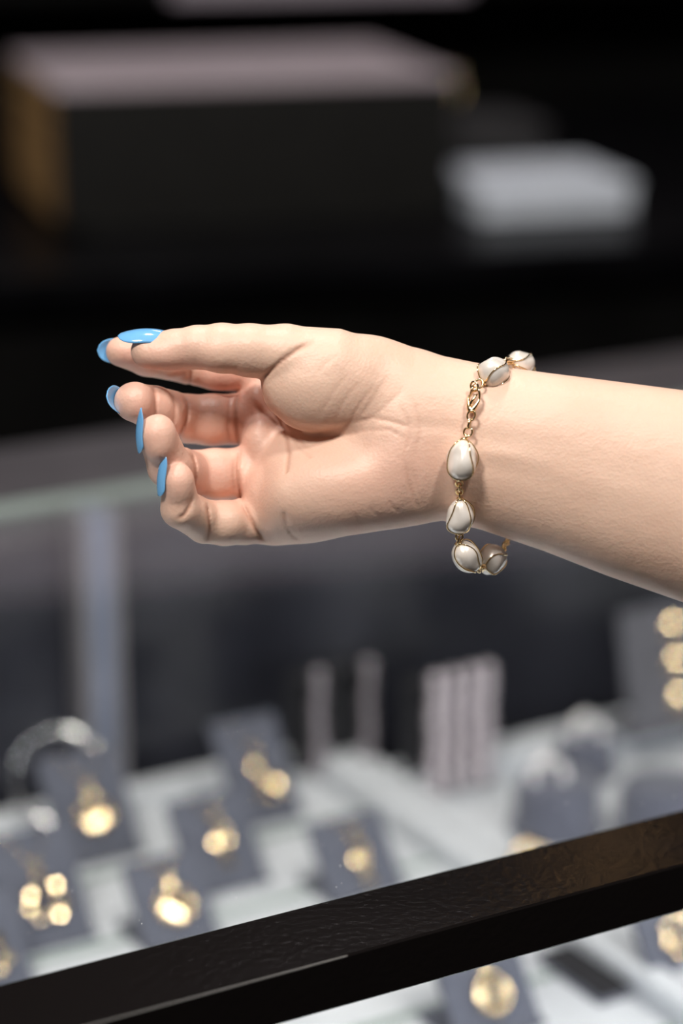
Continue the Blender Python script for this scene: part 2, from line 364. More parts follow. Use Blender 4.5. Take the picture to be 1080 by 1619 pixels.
def pendant(st, kind, label, drop=.42, sc=1.0):
    base, ux, upv, nrm, c0, h, w = st
    org = c0 + upv * h * (1 - drop + .04) + nrm * .0022
    def p(x, y, z=0): return org + ux * x * sc + upv * y * sc + nrm * z * sc
    e = empty('gold_pendant', org, label, 'pendant', 'gold pendants on the stands')
    for s in (-1, 1):
        top = c0 + upv * (h - .0005) + ux * s * w * .27 + nrm * .0006
        pts = [p(s * .0004, .0015, 0) * (1 - q) + top * q + nrm * .0003 for q in np.linspace(0, 1, 8)]
        v, f = tube(pts, .00038, 6); mesh_obj('chain', v, f, M_goldsoft, e)
    v, f = ring_vf(p(0, 0, .0012), ux * .45 + nrm * .89, upv, .0016 * sc, .0022 * sc, .0006 * sc); mesh_obj('bail', v, f, M_goldsoft, e)
    def disc(x, y, rx, ry, hh=.0005, tx=0, ty=0, a=0):
        hh = .00017; tx += random.uniform(.1, .5); ty += random.uniform(-.5, .2)
        n2 = nrm + ux * tx + upv * ty; n2 = n2 / np.linalg.norm(n2)
        if random.random() < .40:      # discs turned on purpose so a ceiling lamp glints into the camera
            lp = random.choice(LAMPS); pw_ = p(x, y); a_ = np.array(lp) - pw_; b_ = CAM - pw_
            n2 = a_ / np.linalg.norm(a_) + b_ / np.linalg.norm(b_); n2 /= np.linalg.norm(n2)
            n2 = n2 + ux * random.uniform(-.03, .03) + upv * random.uniform(-.03, .03); n2 /= np.linalg.norm(n2)
        a1 = ux * math.cos(a) + upv * math.sin(a); a1 = a1 - n2 * (a1 @ n2); a1 /= np.linalg.norm(a1); a2 = np.cross(n2, a1)
        v, f = dome_vf(p(x, y, .0014), a1, a2, n2, rx * sc * .78, ry * sc * .78, hh * sc); mesh_obj('charm_disc', v, f, M_goldsoft, e)
    def ring(x, y, rx, ry, r=.0008):
        v, f = ring_vf(p(x, y, .0010), ux, upv, rx * sc, ry * sc, r * sc, 24); mesh_obj('charm_ring', v, f, M_goldsoft, e)
    def bar(x0, y0, x1, y1, r=.0009):
        v, f = tube([p(x0, y0, .0011), p((x0 + x1) / 2, (y0 + y1) / 2, .0013), p(x1, y1, .0011)], r * sc, 8); mesh_obj('charm_bar', v, f, M_goldsoft, e)
    disc(0, -.0042, .0024, .0024, .0013)
    if kind == 'ringbar':
        disc(0, -.0075, .0020, .0020); ring(0, -.0150, .0068, .0072, .0011); bar(0, -.009, 0, -.0215, .0013)
        disc(-.0055, -.0150, .0019, .0019, .001); disc(.0058, -.0155, .0020, .0020, .001); disc(0, -.0225, .0021, .0021)
    elif kind == 'lotus':
        for a, r in ((-2.5, .0062), (-1.95, .0075), (-1.57, .0082), (-1.2, .0075), (-.65, .0062)):
            disc(math.cos(a) * r, -.0100 + math.sin(a) * r * .75, .0042, .0021, .0011, math.cos(a) * .16, math.sin(a) * .1, a)
        disc(0, -.0100, .0030, .0030); ring(0, -.0125, .0078, .0068, .0007); disc(.006, -.0125, .0021, .0021); disc(-.0058, -.0115, .0022, .0022)
    elif kind == 'snake':
        disc(-.0030, -.0068, .0030, .0026, .001, -.05); disc(.0028, -.0100, .0030, .0028, .001, .08); disc(.0005, -.0128, .0022, .0040)
        disc(.0058, -.0165, .0034, .0032); ring(.0040, -.0175, .0050, .0044, .0010); disc(-.0030, -.0200, .0032, .0022); disc(.0010, -.0210, .0030, .0022)
    elif kind == 'drop':
        disc(.0035, -.0062, .0023, .0023); disc(-.0030, -.0120, .0028, .0028); disc(.0028, -.0118, .0027, .0027); bar(0, -.005, 0, -.020, .0010)
        disc(0, -.0165, .0024, .0024); disc(.0008, -.0210, .0030, .0032)
    elif kind == 'flower':
        disc(-.0058, -.0102, .0030, .0026); disc(.0062, -.0085, .0034, .0034); disc(0, -.0140, .0034, .0034, .0012); disc(-.0070, -.0155, .0027, .0027)
        disc(.0085, -.0165, .0034, .0032); disc(.0045, -.0205, .0030, .0028); disc(-.0040, -.0200, .0030, .0024); ring(0, -.0135, .0066, .0066, .0006)

PS = [
 (165, 1362, .7805, .044, .056, 'lotus', 'beside the metal upright', 34),
 (428, 1302, .7805, .038, .056, 'snake', 'at the corner of the divider', 34),
 (366, 1408, .7800, .042, .048, 'drop', 'in the middle of the left tray', 38),
 (85, 1500, .7795, .044, .056, 'flower', 'at lower left, below the bangle', 36),
 (290, 1495, .7795, .038, .042, 'lotus', 'just above the rail, below the middle one', 38),
 (582, 1418, .7795, .042, .040, 'drop', 'just above the rail beside the divider', 38),
 (-8, 1590, .7795, .042, .048, 'flower', 'cut by the left picture edge', 36),
 (792, 1640, .7790, .044, .046, 'ringbar', 'below the rail, behind the front glass', 36),
 (1092, 1560, .7785, .040, .050, 'flower', 'below the rail at right edge', 34),
]
DESC = {'lotus': 'gold petal cluster pendant', 'snake': 'gold curling pendant of stacked discs', 'drop': 'narrow gold drop pendant',
        'flower': 'gold pendant of round discs', 'ringbar': 'gold ring pendant with an upright bar'}
for px, py, zb, w, h, kind, where, tl in PS:
    st = stand(px, py, zb, w, h, 'blue grey suede pendant stand ' + where, tl)
    pendant(st, kind, DESC[kind] + ' ' + where, .40 if h > .05 else .30, 1.18)

# black pad at lower right
u, v_ = uv(1025, 1552, .779); pb = empty('velvet_pad', case(u, v_, .7785), 'black velvet pad below the rail at the lower right', 'pad')
v, f = cbox(u - .030, u + .034, v_ - .004, v_ + .046, .7785, .7820, .001); mesh_obj('pad', v, f, M_darkslot, pb, False)
v, f = cbox(u - .033, u + .037, v_ - .007, v_ + .049, .7782, .7800, .0006); mesh_obj('pad_border', v, f, M_card, pb, False)

# ------------------------------------------------------------------ silver bangle, chains, ring stands
bu, bv = uv(88, 1306, .786)
bc = case(bu, bv, .786)
ba = empty('silver_bangle', bc, 'plain polished silver bangle standing upright at the far left', 'bangle')
bn = (U * .9 - V * .436); 
bx_ = U * .80 - V * .60; by_ = ZZ * .86 + V * .50; by_ = by_ - bx_ * (by_ @ bx_); by_ /= np.linalg.norm(by_)
cc = bc + by_ * .0262
v, f = ring_vf(cc, bx_, by_, .0245, .0245, .0019, 64, 12); mesh_obj('hoop', v, f, M_silver, ba)
v, f = box_vf(bc + ZZ * .0008, bx_, np.cross(ZZ, bx_), ZZ, .010, .004, .0008, .0003); mesh_obj('foot', v, f, M_darkslot, ba, False)

def strand_stand(px, py, cols, height, label, group, m, lab2):
    u, v_ = uv(px, py, .772)
    e = empty('bracelet_stand', case(u, v_, .772), label, 'stand')
    wid = max(abs(c[0]) for c in cols) + .009
    v, f = cbox(u - wid, u + wid, v_ + .004, v_ + .010, .7725, .7725 + height, .001); mesh_obj('backboard', v, f, M_darkslot, e, False)
    v, f = cbox(u - wid, u + wid, v_ - .012, v_ + .016, .7722, .7760, .001); mesh_obj('base', v, f, M_tray, e, False)
    v, f = tube([case(u - wid, v_ - .002, .7725 + height), case(u + wid, v_ - .002, .7725 + height)], .003, 10); mesh_obj('top_bar', v, f, M_darkslot, e)
    bp, bf = dome_sphere(.0046)
    for i, (x, ln) in enumerate(cols):
        b = empty('bead_strand', case(u + x, v_ - .007, .776), lab2[i], 'necklace', group)
        vs = []
        n = int(ln / .0078)
        for k in range(n):
            z = .7725 + height + .003 - k * .0078
            if z < .7815: break
            vs.append((np.array(bp) + case(u + x + .0006 * math.sin(k * 1.7), v_ - .0095, z), bf))
        v, f = join(*vs); o = mesh_obj('beads', v, f, m, b)
        o['kind'] = 'stuff'
        v, f = tube([case(u + x, v_ - .0095, .7725 + height + .003), case(u + x, v_ - .0095, .780)], .0005, 6); mesh_obj('cord', v, f, M_silver, b)
def dome_sphere(r, n=10, m=7):
    v = [np.array([0, 0, r])]; f = []
    for k in range(1, m):
        for i in range(n):
            a = math.pi * k / m; b = 2 * math.pi * i / n; v.append(np.array([math.sin(a) * math.cos(b), math.sin(a) * math.sin(b), math.cos(a)]) * r)
    v.append(np.array([0, 0, -r]))
    for i in range(n): f.append((0, 1 + i, 1 + (i + 1) % n)); f.append((len(v) - 1, len(v) - 2 - i, len(v) - 2 - (i + 1) % n))
    for k in range(m - 2):
        for i in range(n):
            j = (i + 1) % n; a = 1 + k * n; f.append((a + i, a + n + i, a + n + j, a + j))
    return v, f
strand_stand(712, 1258, [(-.0165, .09), (-.0055, .09), (.0065, .09), (.0170, .09)], .071, 'dark stand hung with bright silver bead strands behind the white tray', 'bright silver bead strands', M_silversoft,
             ['bright silver bead strand, leftmost on the right hand strand stand', 'bright silver bead strand, second from left on the right hand strand stand', 'bright silver bead strand, third from left on the right hand strand stand', 'bright silver bead strand, rightmost on the right hand strand stand'])
M_dull = mat('dull pewter', (.36, .33, .36), .42, .8); noise_colour(M_dull, (.30, .27, .30), (.42, .39, .42), 200)
strand_stand(530, 1235, [(-.016, .09), (.016, .075)], .066, 'dark stand hung with dull grey bead strands left of the bright ones', 'dull grey bead strands', M_dull,
             ['dull grey bead strand on the left half of the left strand stand', 'dull grey bead strand on the right half of the left strand stand'])

M_ringsilver = mat('bright silver', (.95, .94, .93), .28, .8); noise_colour(M_ringsilver, (.90, .89, .88), (.97, .96, .95), 200)
def ring_stand(px, py, r, h, label, rings, zb=.7725):
    u, v_ = uv(px, py, zb); c = case(u, v_, zb)
    e = empty('ring_stand', c, label, 'stand', 'velvet ring stands in the right tray')
    v, f = lathe_vf(c + ZZ * .0002, [(r * 1.05, 0), (r * 1.05, .003), (r, .0045), (r * .97, h * .8), (r * .86, h * .95), (r * .60, h), (r * .05, h)], 28); mesh_obj('cushion', v, f, M_velvet, e)
    v, f = lathe_vf(c + ZZ * .0001, [(r * 1.08, 0), (r * 1.10, .001), (r * 1.10, .0022), (r * 1.06, .0030)], 28); mesh_obj('base_rim', v, f, M_card, e)
    for (ru, rv, rz, rr, mm, lab, nm) in rings:
        cc = c + U * ru + V * rv + ZZ * (h + rz)
        g = empty('ring', cc - ZZ * rr, lab, 'ring', 'rings on the velvet stands')
        ax = U * .94 - V * .34; ay = ZZ * .93 + V * .33; ay = ay - ax * (ay @ ax); ay /= np.linalg.norm(ay); az = np.cross(ax, ay)
        v, f = ring_vf(cc, ax, ay, rr, rr, .0021, 40, 12)
        mesh_obj('band', v, f, mm, g)
        v, f = dome_vf(cc + ay * (rr + .0020), ax, az, ay, .0026, .0026, .0014, 12, 3); mesh_obj('setting', v, f, mm, g)
ring_stand(880, 1312, .024, .030, 'broad blue grey velvet ring stand with a silver ring, beside the bead strands',
           [(-.006, 0, .003, .0085, M_ringsilver, 'silver ring on the broad velvet stand near the bead strands', 0)])
ring_stand(926, 1222, .017, .022, 'small velvet ring stand at the back edge with a silver ring',
           [(.0, 0, .003, .0085, M_ringsilver, 'silver ring furthest back, on the small velvet stand', 0)])
ring_stand(842, 1405, .014, .013, 'low velvet ring stand just above the rail with a gold ring',
           [(-.002, 0, .003, .0085, M_gold, 'gold ring just above the black rail, right of the divider', 0)])
ring_stand(1050, 1316, .026, .030, 'tall round velvet stand at the right edge above the rail', [])
# earring stand at the right frame edge
u, v_ = uv(1062, 1155, .788); e = empty('earring_stand', case(u, v_, .7725), 'tall pale grey earring stand at the right edge under the arm', 'stand')
M_board = mat('pale grey board', (.30, .30, .34), .6); noise_colour(M_board, (.09, .09, .105), (.12, .12, .14), 60)
t = math.radians(12); upv = V * math.sin(t) + ZZ * math.cos(t); nv = -V * math.cos(t) + ZZ * math.sin(t); c0 = case(u, v_, .790)
v, f = box_vf(c0 + upv * .036 + U * .01, U, upv, nv, .040, .036, .0015, .0008); mesh_obj('board', v, f, M_board, e, False)
v, f = box_vf(c0 + V * .012 + U * .01 - ZZ * .0008, U, V, ZZ, .041, .016, .0010, .0004); mesh_obj('base', v, f, M_board, e, False)
for i in range(3):
    for j in range(2):
        cc = c0 + upv * (.014 + .021 * i) + U * (.004 + .022 * j) + nv * .0040
        g = empty('earring', cc, '%s gold earring on the pale stand at the right edge, %s column' % (('lowest', 'middle', 'topmost')[i], ('left', 'right')[j]), 'earring', 'gold earrings on the pale stand')
        v, f = ring_vf(cc, U, upv, .0042, .0048, .0010, 24); mesh_obj('hoop', v, f, M_goldsoft, g)
        hn = (np.array(LAMPS[1]) - cc) / np.linalg.norm(np.array(LAMPS[1]) - cc) + (CAM - cc) / np.linalg.norm(CAM - cc); hn /= np.linalg.norm(hn)  # stud face turned to glint a ceiling lamp into the camera
        hx = U - hn * (U @ hn); hx /= np.linalg.norm(hx)
        v, f = dome_vf(cc + upv * .0056 + nv * .0012, hx, np.cross(hn, hx), hn, .0034, .0034, .0002); mesh_obj('stud', v, f, M_goldsoft, g)

# ------------------------------------------------------------------ hand and forearm (one continuous surface from a distance field)
# hand space: x right, y down, t towards the viewer; unit = 1 pixel of the photograph at the focus distance
SU = ZF / F
RCAM = np.array([[1, 0, 0], [0, SP, CP], [0, CP, -SP]])       # rows: camera right, up, forward in world
def hp(px, py, T): k = 1 - T / F; return np.array([(px - CX) * k, (py - CY) * k, T], float)
def hw(p):
    p = np.asarray(p, float); c = np.stack([p[..., 0] * SU, -p[..., 1] * SU, ZF - p[..., 2] * SU], -1)
    return CAM + c @ RCAM
def hdir(d): d = np.asarray(d, float); return np.array([d[0], -d[1], -d[2]]) @ RCAM

ARM = np.array([  # px, top, bottom, t centre, half depth
 (600, 548, 826, 2, 80), (660, 557, 824, 2, 82), (700, 566, 822, 2, 84), (760, 577, 836, 3, 88), (860, 591, 870, 8, 98), (960, 604, 909, 14, 108),
 (1080, 620, 951, 20, 120), (1300, 652, 1018, 34, 142), (1500, 690, 1070, 44, 158), (1700, 735, 1110, 50, 166)], float)
PALM = [  # round cones (two ends with radii), blend
 ((640, 622, -5, 66), (440, 590, -118, 50), 20), ((640, 660, 0, 76), (432, 652, -105, 50), 20),
 ((640, 720, 3, 78), (432, 737, -72, 50), 20), ((645, 765, 0, 60), (434, 812, -38, 48), 20)]
ELL = [  # ellipsoids: centre, radii, in plane angle, blend
 ((560, 764, 30), (132, 72, 60), -12, 40), ((478, 786, -8), (70, 62, 56), -8, 36), ((486, 735, -30), (70, 60, 52), 0, 36),      # hypothenar
 ((640, 690, 28), (80, 100, 58), 0, 26),        # heel of the hand
 ((412, 700, -62), (30, 46, 46), 0, 16), ((414, 778, -30), (30, 42, 44), 0, 16), ((408, 640, -92), (26, 36, 44), 0, 14)]
THENAR = [((514, 606, 30), (102, 80, 70), -4, 12), ((582, 615, 16), (86, 85, 66), 10, 22)]
THUMB = [(520, 580, 34, 62), (452, 560, 42, 46), (395, 554, 48, 40.5), (350, 550, 48, 37.5), (312, 549, 46, 33), (276, 553, 42, 31), (234, 555.5, 42, 27)]
INDEX = [(440, 590, -118, 46), (388, 586, -112, 37), (340, 581, -104, 36), (300, 574, -96, 34), (232, 564, -62, 31), (191, 556, -42, 24)]
MIDDLE = [(432, 655, -106, 48), (376, 663, -90, 41), (335, 664, -82, 41.5), (296, 662, -68, 39), (242, 645, 0, 35), (211, 635, 32, 30.5)]
RING = [(430, 738, -74, 48), (378, 749, -56, 41), (340, 750, -46, 41.5), (304, 751, -26, 39), (268, 738, 62, 34), (248, 686, 96, 29.5)]
PINKY = [(434, 812, -38, 46), (388, 825, -20, 36), (355, 827, -6, 35.5), (325, 825, 12, 34), (286, 804, 70, 31), (281, 760, 92, 25)]
FINGERS = [(INDEX, 5, 16), (MIDDLE, 5, 14), (RING, 5, 14), (PINKY, 5, 16)]

def smin(a, b, k):
    h = np.maximum(k - np.abs(a - b), 0) / k
    return np.minimum(a, b) - h * h * k * .25
def cone(p, a, b):
    A = hp(*a[:3]); B = hp(*b[:3]); ra, rb = a[3], b[3]
    ab = B - A; q = p - A; t = np.clip((q @ ab) / (ab @ ab), 0, 1)
    return np.linalg.norm(q - t[:, None] * ab, axis=1) - (ra + (rb - ra) * t)
def ellipsoid(p, c, r, ang):
    q = p - hp(*c); a = math.radians(ang); ca, sa = math.cos(a), math.sin(a)
    q = np.stack([q[:, 0] * ca + q[:, 1] * sa, -q[:, 0] * sa + q[:, 1] * ca, q[:, 2]], 1); r = np.array(r, float)
    k0 = np.linalg.norm(q / r, axis=1); k1 = np.linalg.norm(q / (r * r), axis=1) + 1e-9
    return k0 * (k0 - 1) / k1
def arm_sdf(p):
    x = p[:, 0] + CX
    top = np.interp(x, ARM[:, 0], ARM[:, 1]); bot = np.interp(x, ARM[:, 0], ARM[:, 2])
    tc = np.interp(x, ARM[:, 0], ARM[:, 3]); b = np.interp(x, ARM[:, 0], ARM[:, 4])
    a = (bot - top) / 2; c = (top + bot) / 2 - CY
    qy = (p[:, 1] - c) / a; qt = (p[:, 2] - tc) / b
    n = 2.25
    k0 = (np.abs(qy) ** n + np.abs(qt) ** n) ** (1 / n) + 1e-6
    g = np.sqrt((np.abs(qy) ** (n - 1) / a) ** 2 + (np.abs(qt) ** (n - 1) / b) ** 2) / k0 ** (n - 1) + 1e-9
    d = (k0 - 1) / g
    d = np.clip(d, -80, 200)
    e0 = 612 - x; e1 = x - 1690
    for e in (e0, e1): d = smax(d, e, 40)
    return d
def smax(a, b, k): return -smin(-a, -b, k)
def masked(p, d, lo, hi, m, fn, k):
    """blend fn into d only where p lies in the box lo..hi grown by m"""
    s = np.where(np.all((p > lo - m) & (p < hi + m), axis=1))[0]
    if len(s): d[s] = smin(d[s], fn(p[s]), k)
def bounds(sph):
    c = np.array([hp(*s[:3]) for s in sph]); r = np.array([s[3] for s in sph])[:, None]
    return (c - r).min(0), (c + r).max(0)
def chain_sdf(p, ch, k):
    d = np.full(len(p), 1e3)
    for a, b in zip(ch[:-1], ch[1:]):
        lo, hi = bounds((a, b)); masked(p, d, lo, hi, 34, lambda q: cone(q, a, b), k)
    return d
# finger pads: soft pulps on the palm side of each segment (px, py, t, rx, ry, rt, angle, chain)
PADS = {0: [((352, 588, -88), (36, 30, 28), 4), ((268, 572, -62), (30, 26, 24), 10), ((205, 556, -34), (26, 20, 20), 6)],
        1: [((336, 664, -66), (38, 38, 34), 0), ((270, 654, -18), (20, 34, 30), 0), ((216, 636, 42), (26, 30, 26), 10)],
        2: [((342, 750, -30), (38, 38, 34), 0), ((292, 742, 25), (16, 32, 34), 0), ((252, 694, 104), (25, 36, 24), 0)],
        3: [((358, 826, 10), (32, 32, 30), 0), ((306, 812, 46), (20, 28, 30), 0), ((284, 764, 98), (20, 30, 20), 0)]}
TPADS = [((258, 561, 52), (32, 20, 22), 0), ((350, 560, 60), (36, 26, 28), 2)]
def body_sdf(p, grooves=True):
    palm = np.full(len(p), 1e3)
    s = np.where(p[:, 0] > 560 - CX)[0]; palm[s] = arm_sdf(p[s])
    for a, b, k in PALM:
        lo, hi = bounds((a, b)); masked(p, palm, lo, hi, 44, lambda q: cone(q, a, b), k)
    for c, r, an, k in ELL:
        lo, hi = bounds(((*c, max(r)),)); masked(p, palm, lo, hi, 40, lambda q: ellipsoid(q, c, r, an), k)
    palm0 = palm.copy()
    for c, r, an, k in THENAR:
        lo, hi = bounds(((*c, max(r)),)); masked(p, palm, lo, hi, 34, lambda q: ellipsoid(q, c, r, an), k)
    th = chain_sdf(p, THUMB, 8)
    for c, r, an in TPADS:
        lo, hi = bounds(((*c, max(r)),)); masked(p, th, lo, hi, 24, lambda q: ellipsoid(q, c, r, an), 10)
    d = smin(palm, th, 9)
    for i, (ch, k, kp) in enumerate(FINGERS):
        fg = chain_sdf(p, ch, k)
        for c, r, an in PADS[i]:
            lo, hi = bounds(((*c, max(r)),)); masked(p, fg, lo, hi, 24, lambda q: ellipsoid(q, c, r, an), 8)
        d = smin(d, smin(palm0, fg, kp), 2.5)
    if grooves: d = d + groove_field(p)[0]
    return d
# creases: polyline, depth, width, t range
CR = [
 ([(494, 541), (470, 553), (446, 570), (428, 586), (414, 599)], 4.0, 3.6, (20, 200)),
 ([(411, 601), (416, 622), (427, 642), (448, 662), (475, 675), (505, 682), (535, 679), (556, 668)], 2.6, 5.0, (-60, 200)),
 ([(376, 624), (373, 645), (374, 670), (378, 704)], 4.5, 3.0, (-95, 60)),
 ([(364, 626), (361, 650), (361, 675), (364, 700)], 2.0, 3.0, (-90, 60)),
 ([(379, 712), (376, 740), (378, 770), (383, 793)], 4.5, 3.0, (-60, 60)),
 ([(371, 722), (369, 750), (371, 778)], 1.8, 3.0, (-60, 60)),
 ([(384, 797), (394, 818), (405, 838), (419, 855)], 4.5, 3.2, (-40, 80)),
 ([(287, 622), (296, 638), (297, 655), (291, 672), (283, 690), (280, 700)], 4.5, 3.2, (-70, 60)),
 ([(270, 618), (277, 640), (276, 660), (270, 680)], 2.2, 3.0, (-50, 60)),
 ([(243, 612), (246, 630), (245, 655), (240, 676)], 3.8, 3.2, (-10, 90)),
 ([(303, 716), (309, 735), (308, 755), (300, 780)], 4.5, 3.2, (-30, 60)),
 ([(300, 722), (303, 740), (302, 760)], 2.0, 2.5, (-20, 60)),
 ([(327, 798), (330, 815), (331, 835), (328, 858)], 4.5, 3.0, (5, 90)),
 ([(304, 782), (300, 800), (292, 814), (282, 820)], 3.5, 3.0, (70, 130)),
 ([(302, 584), (301, 600), (299, 612)], 4.0, 3.0, (-100, -40)),
 ([(428, 648), (445, 670), (454, 694), (457, 716), (454, 740), (450, 772), (450, 802), (453, 832)], 3.2, 3.0, (-80, 60)),
 ([(398, 632), (415, 655), (436, 672), (462, 688), (490, 712)], 2.2, 4.0, (-100, 60)),
 ([(464, 690), (472, 708), (488, 722), (498, 730)], 1.2, 3.0, (-80, 60)),
 ([(455, 835), (462, 846), (474, 854)], 2.0, 2.6, (-60, 80)),
 ([(548, 592), (530, 615), (515, 640), (506, 655)], .9, 2.6, (0, 200)),
 ([(572, 602), (552, 622), (538, 645), (530, 668)], .9, 2.6, (0, 200)),
 ([(590, 612), (572, 634), (560, 655), (552, 672)], 1.1, 2.6, (0, 200)),
 ([(612, 598), (596, 620), (580, 645), (566, 664)], .8, 2.4, (0, 200)),
 ([(640, 615), (612, 640), (588, 660), (570, 676)], .9, 2.6, (0, 200)),
 ([(535, 560), (515, 575), (498, 596)], .6, 2.4, (0, 200)),
 ([(560, 668), (590, 660), (625, 668), (650, 676)], 1.4, 3.2, (0, 200)),
 ([(545, 690), (580, 680), (615, 680), (640, 694)], 1.0, 3.0, (0, 200)),
 ([(632, 640), (645, 665), (648, 690), (640, 715)], 1.1, 3.0, (0, 200)),
 ([(652, 630), (662, 660), (664, 690), (655, 720)], .9, 2.8, (0, 200)),
 ([(640, 725), (646, 760), (655, 790), (664, 806)], 1.2, 3.2, (0, 200)),
 ([(652, 740), (662, 775), (670, 800)], .8, 2.6, (0, 200)),
 ([(585, 800), (592, 812), (602, 818)], .9, 2.2, (0, 200)),
 ([(560, 812), (566, 822), (576, 828)], .7, 2.2, (0, 200)),
 ([(614, 790), (622, 802), (632, 810)], .8, 2.2, (0, 200)),
]
# soft swellings and hollows: px, py, rx, ry, angle, height (+ swells), t minimum
SW = [(790, 718, 70, 11, 8, 1.5, 20), (760, 690, 90, 12, 6, -.9, 20), (800, 745, 80, 12, 10, -.9, 20), (690, 672, 45, 8, 2, -.8, 20), (690, 690, 45, 8, 4, .7, 20),
      (540, 715, 60, 26, -10, -5.0, -20), (440, 700, 22, 36, 0, -2.0, -90), (600, 585, 30, 30, 0, -2.0, 0), (655, 750, 12, 50, 4, -2.2, 0),
      (690, 560, 60, 20, 14, 1.5, -60), (440, 770, 18, 50, 0, 3.0, -60), (930, 760, 120, 26, 14, 1.6, 20)]
def groove_field(p):
    k = 1 - p[:, 2] / F; x = p[:, 0] / k + CX; y = p[:, 1] / k + CY; t = p[:, 2]
    out = np.zeros(len(p)); w_all = np.zeros(len(p))
    for pts, dep, w, (t0, t1) in CR:
        pts = np.array(pts, float); lo = pts.min(0) - 3.2 * w; hi = pts.max(0) + 3.2 * w
        s = np.where((x > lo[0]) & (x < hi[0]) & (y > lo[1]) & (y < hi[1]) & (t > t0 - 8) & (t < t1))[0]
        if not len(s): continue
        q = np.stack([x[s], y[s]], 1); best = np.full(len(s), 1e9); par = np.zeros(len(s)); n = len(pts) - 1
        for i in range(n):
            a, b = pts[i], pts[i + 1]; ab = b - a; h = np.clip(((q - a) @ ab) / (ab @ ab), 0, 1)
            dd = np.linalg.norm(q - a - h[:, None] * ab, axis=1); m = dd < best; best[m] = dd[m]; par[m] = (i + h[m]) / n
        g = np.exp(-(best / w) ** 2) * np.clip((t[s] - t0 + 8) / 16, 0, 1) * np.clip(np.minimum(par, 1 - par) * 5 + .25, 0, 1)
        out[s] += dep * g; w_all[s] = np.maximum(w_all[s], g * min(1, dep / 4.5))
    for cx, cy, rx, ry, an, hgt, t0 in SW:
        a = math.radians(an); dx, dy = x - cx, y - cy
        qx = (dx * math.cos(a) + dy * math.sin(a)) / rx; qy = (-dx * math.sin(a) + dy * math.cos(a)) / ry
        s = np.where((np.abs(qx) < 2.4) & (np.abs(qy) < 2.4) & (t > t0 - 20))[0]
        out[s] -= hgt * np.exp(-qx[s] ** 2 - qy[s] ** 2) * np.clip((t[s] - t0 + 20) / 40, 0, 1)
    return out, w_all

def surface_nets(h=2.4):
    lo = np.array([140 - CX, 490 - CY, -215.0]); hi = np.array([1710 - CX, 1130 - CY, 240.0])
    Bk = 4; nb = np.ceil((hi - lo) / (h * Bk)).astype(int); n = nb * Bk
    cg = [lo[i] + (np.arange(nb[i]) * Bk + (Bk - 1) / 2) * h for i in range(3)]
    G = np.stack(np.meshgrid(*cg, indexing='ij'), -1).reshape(-1, 3)
    dcv = body_sdf(G, False).reshape(nb)
    blk = np.argwhere(np.abs(dcv) < Bk * h * 1.7)
    val = np.where(np.repeat(np.repeat(np.repeat(dcv, Bk, 0), Bk, 1), Bk, 2) < 0, -50., 50.).astype(np.float32)
    off = np.stack(np.meshgrid(*[np.arange(Bk)] * 3, indexing='ij'), -1).reshape(-1, 3)
    for c in range(0, len(blk), 9000):
        idx = (blk[c:c + 9000, None, :] * Bk + off[None]).reshape(-1, 3)
        val[idx[:, 0], idx[:, 1], idx[:, 2]] = body_sdf(lo + idx * h)
    ins = val < 0
    cnt = np.zeros(n - 1, np.int8)
    for a in (0, 1):
        for b in (0, 1):
            for c in (0, 1): cnt += ins[a:n[0] - 1 + a, b:n[1] - 1 + b, c:n[2] - 1 + c]
    act = np.argwhere((cnt > 0) & (cnt < 8))
    ids = np.full(n - 1, -1, np.int32); ids[act[:, 0], act[:, 1], act[:, 2]] = np.arange(len(act))
    corners = np.array([(a, b, c) for a in (0, 1) for b in (0, 1) for c in (0, 1)])
    cv = np.stack([val[act[:, 0] + a, act[:, 1] + b, act[:, 2] + c] for a, b, c in corners], 1).astype(float)
    acc = np.zeros((len(act), 3)); num = np.zeros(len(act))
    for i in range(8):
        for j in range(i + 1, 8):
            if np.abs(corners[i] - corners[j]).sum() != 1: continue
            m = (cv[:, i] < 0) != (cv[:, j] < 0); t = cv[m, i] / (cv[m, i] - cv[m, j])
            acc[m] += corners[i] + t[:, None] * (corners[j] - corners[i]); num[m] += 1
    verts = lo + (act + acc / num[:, None]) * h
    quads = []
    for ax in range(3):
        o1, o2 = [(1, 2), (2, 0), (0, 1)][ax]
        sl0 = [slice(1, -1)] * 3; sl0[ax] = slice(0, -1); sl1 = list(sl0); sl1[ax] = slice(1, None)
        e = ins[tuple(sl0)] != ins[tuple(sl1)]
        q = np.argwhere(e); q[:, o1] += 1; q[:, o2] += 1
        flip = ~ins[q[:, 0], q[:, 1], q[:, 2]]
        d1 = np.zeros(3, int); d1[o1] = 1; d2 = np.zeros(3, int); d2[o2] = 1
        g = lambda z: ids[z[:, 0], z[:, 1], z[:, 2]]
        Q = np.stack([g(q - d1 - d2), g(q - d2), g(q), g(q - d1)], 1)
        Q[flip] = Q[flip][:, ::-1]; quads.append(Q)
    quads = np.concatenate(quads); quads = quads[(quads >= 0).all(1)]
    return verts, quads
hv, hq = surface_nets()
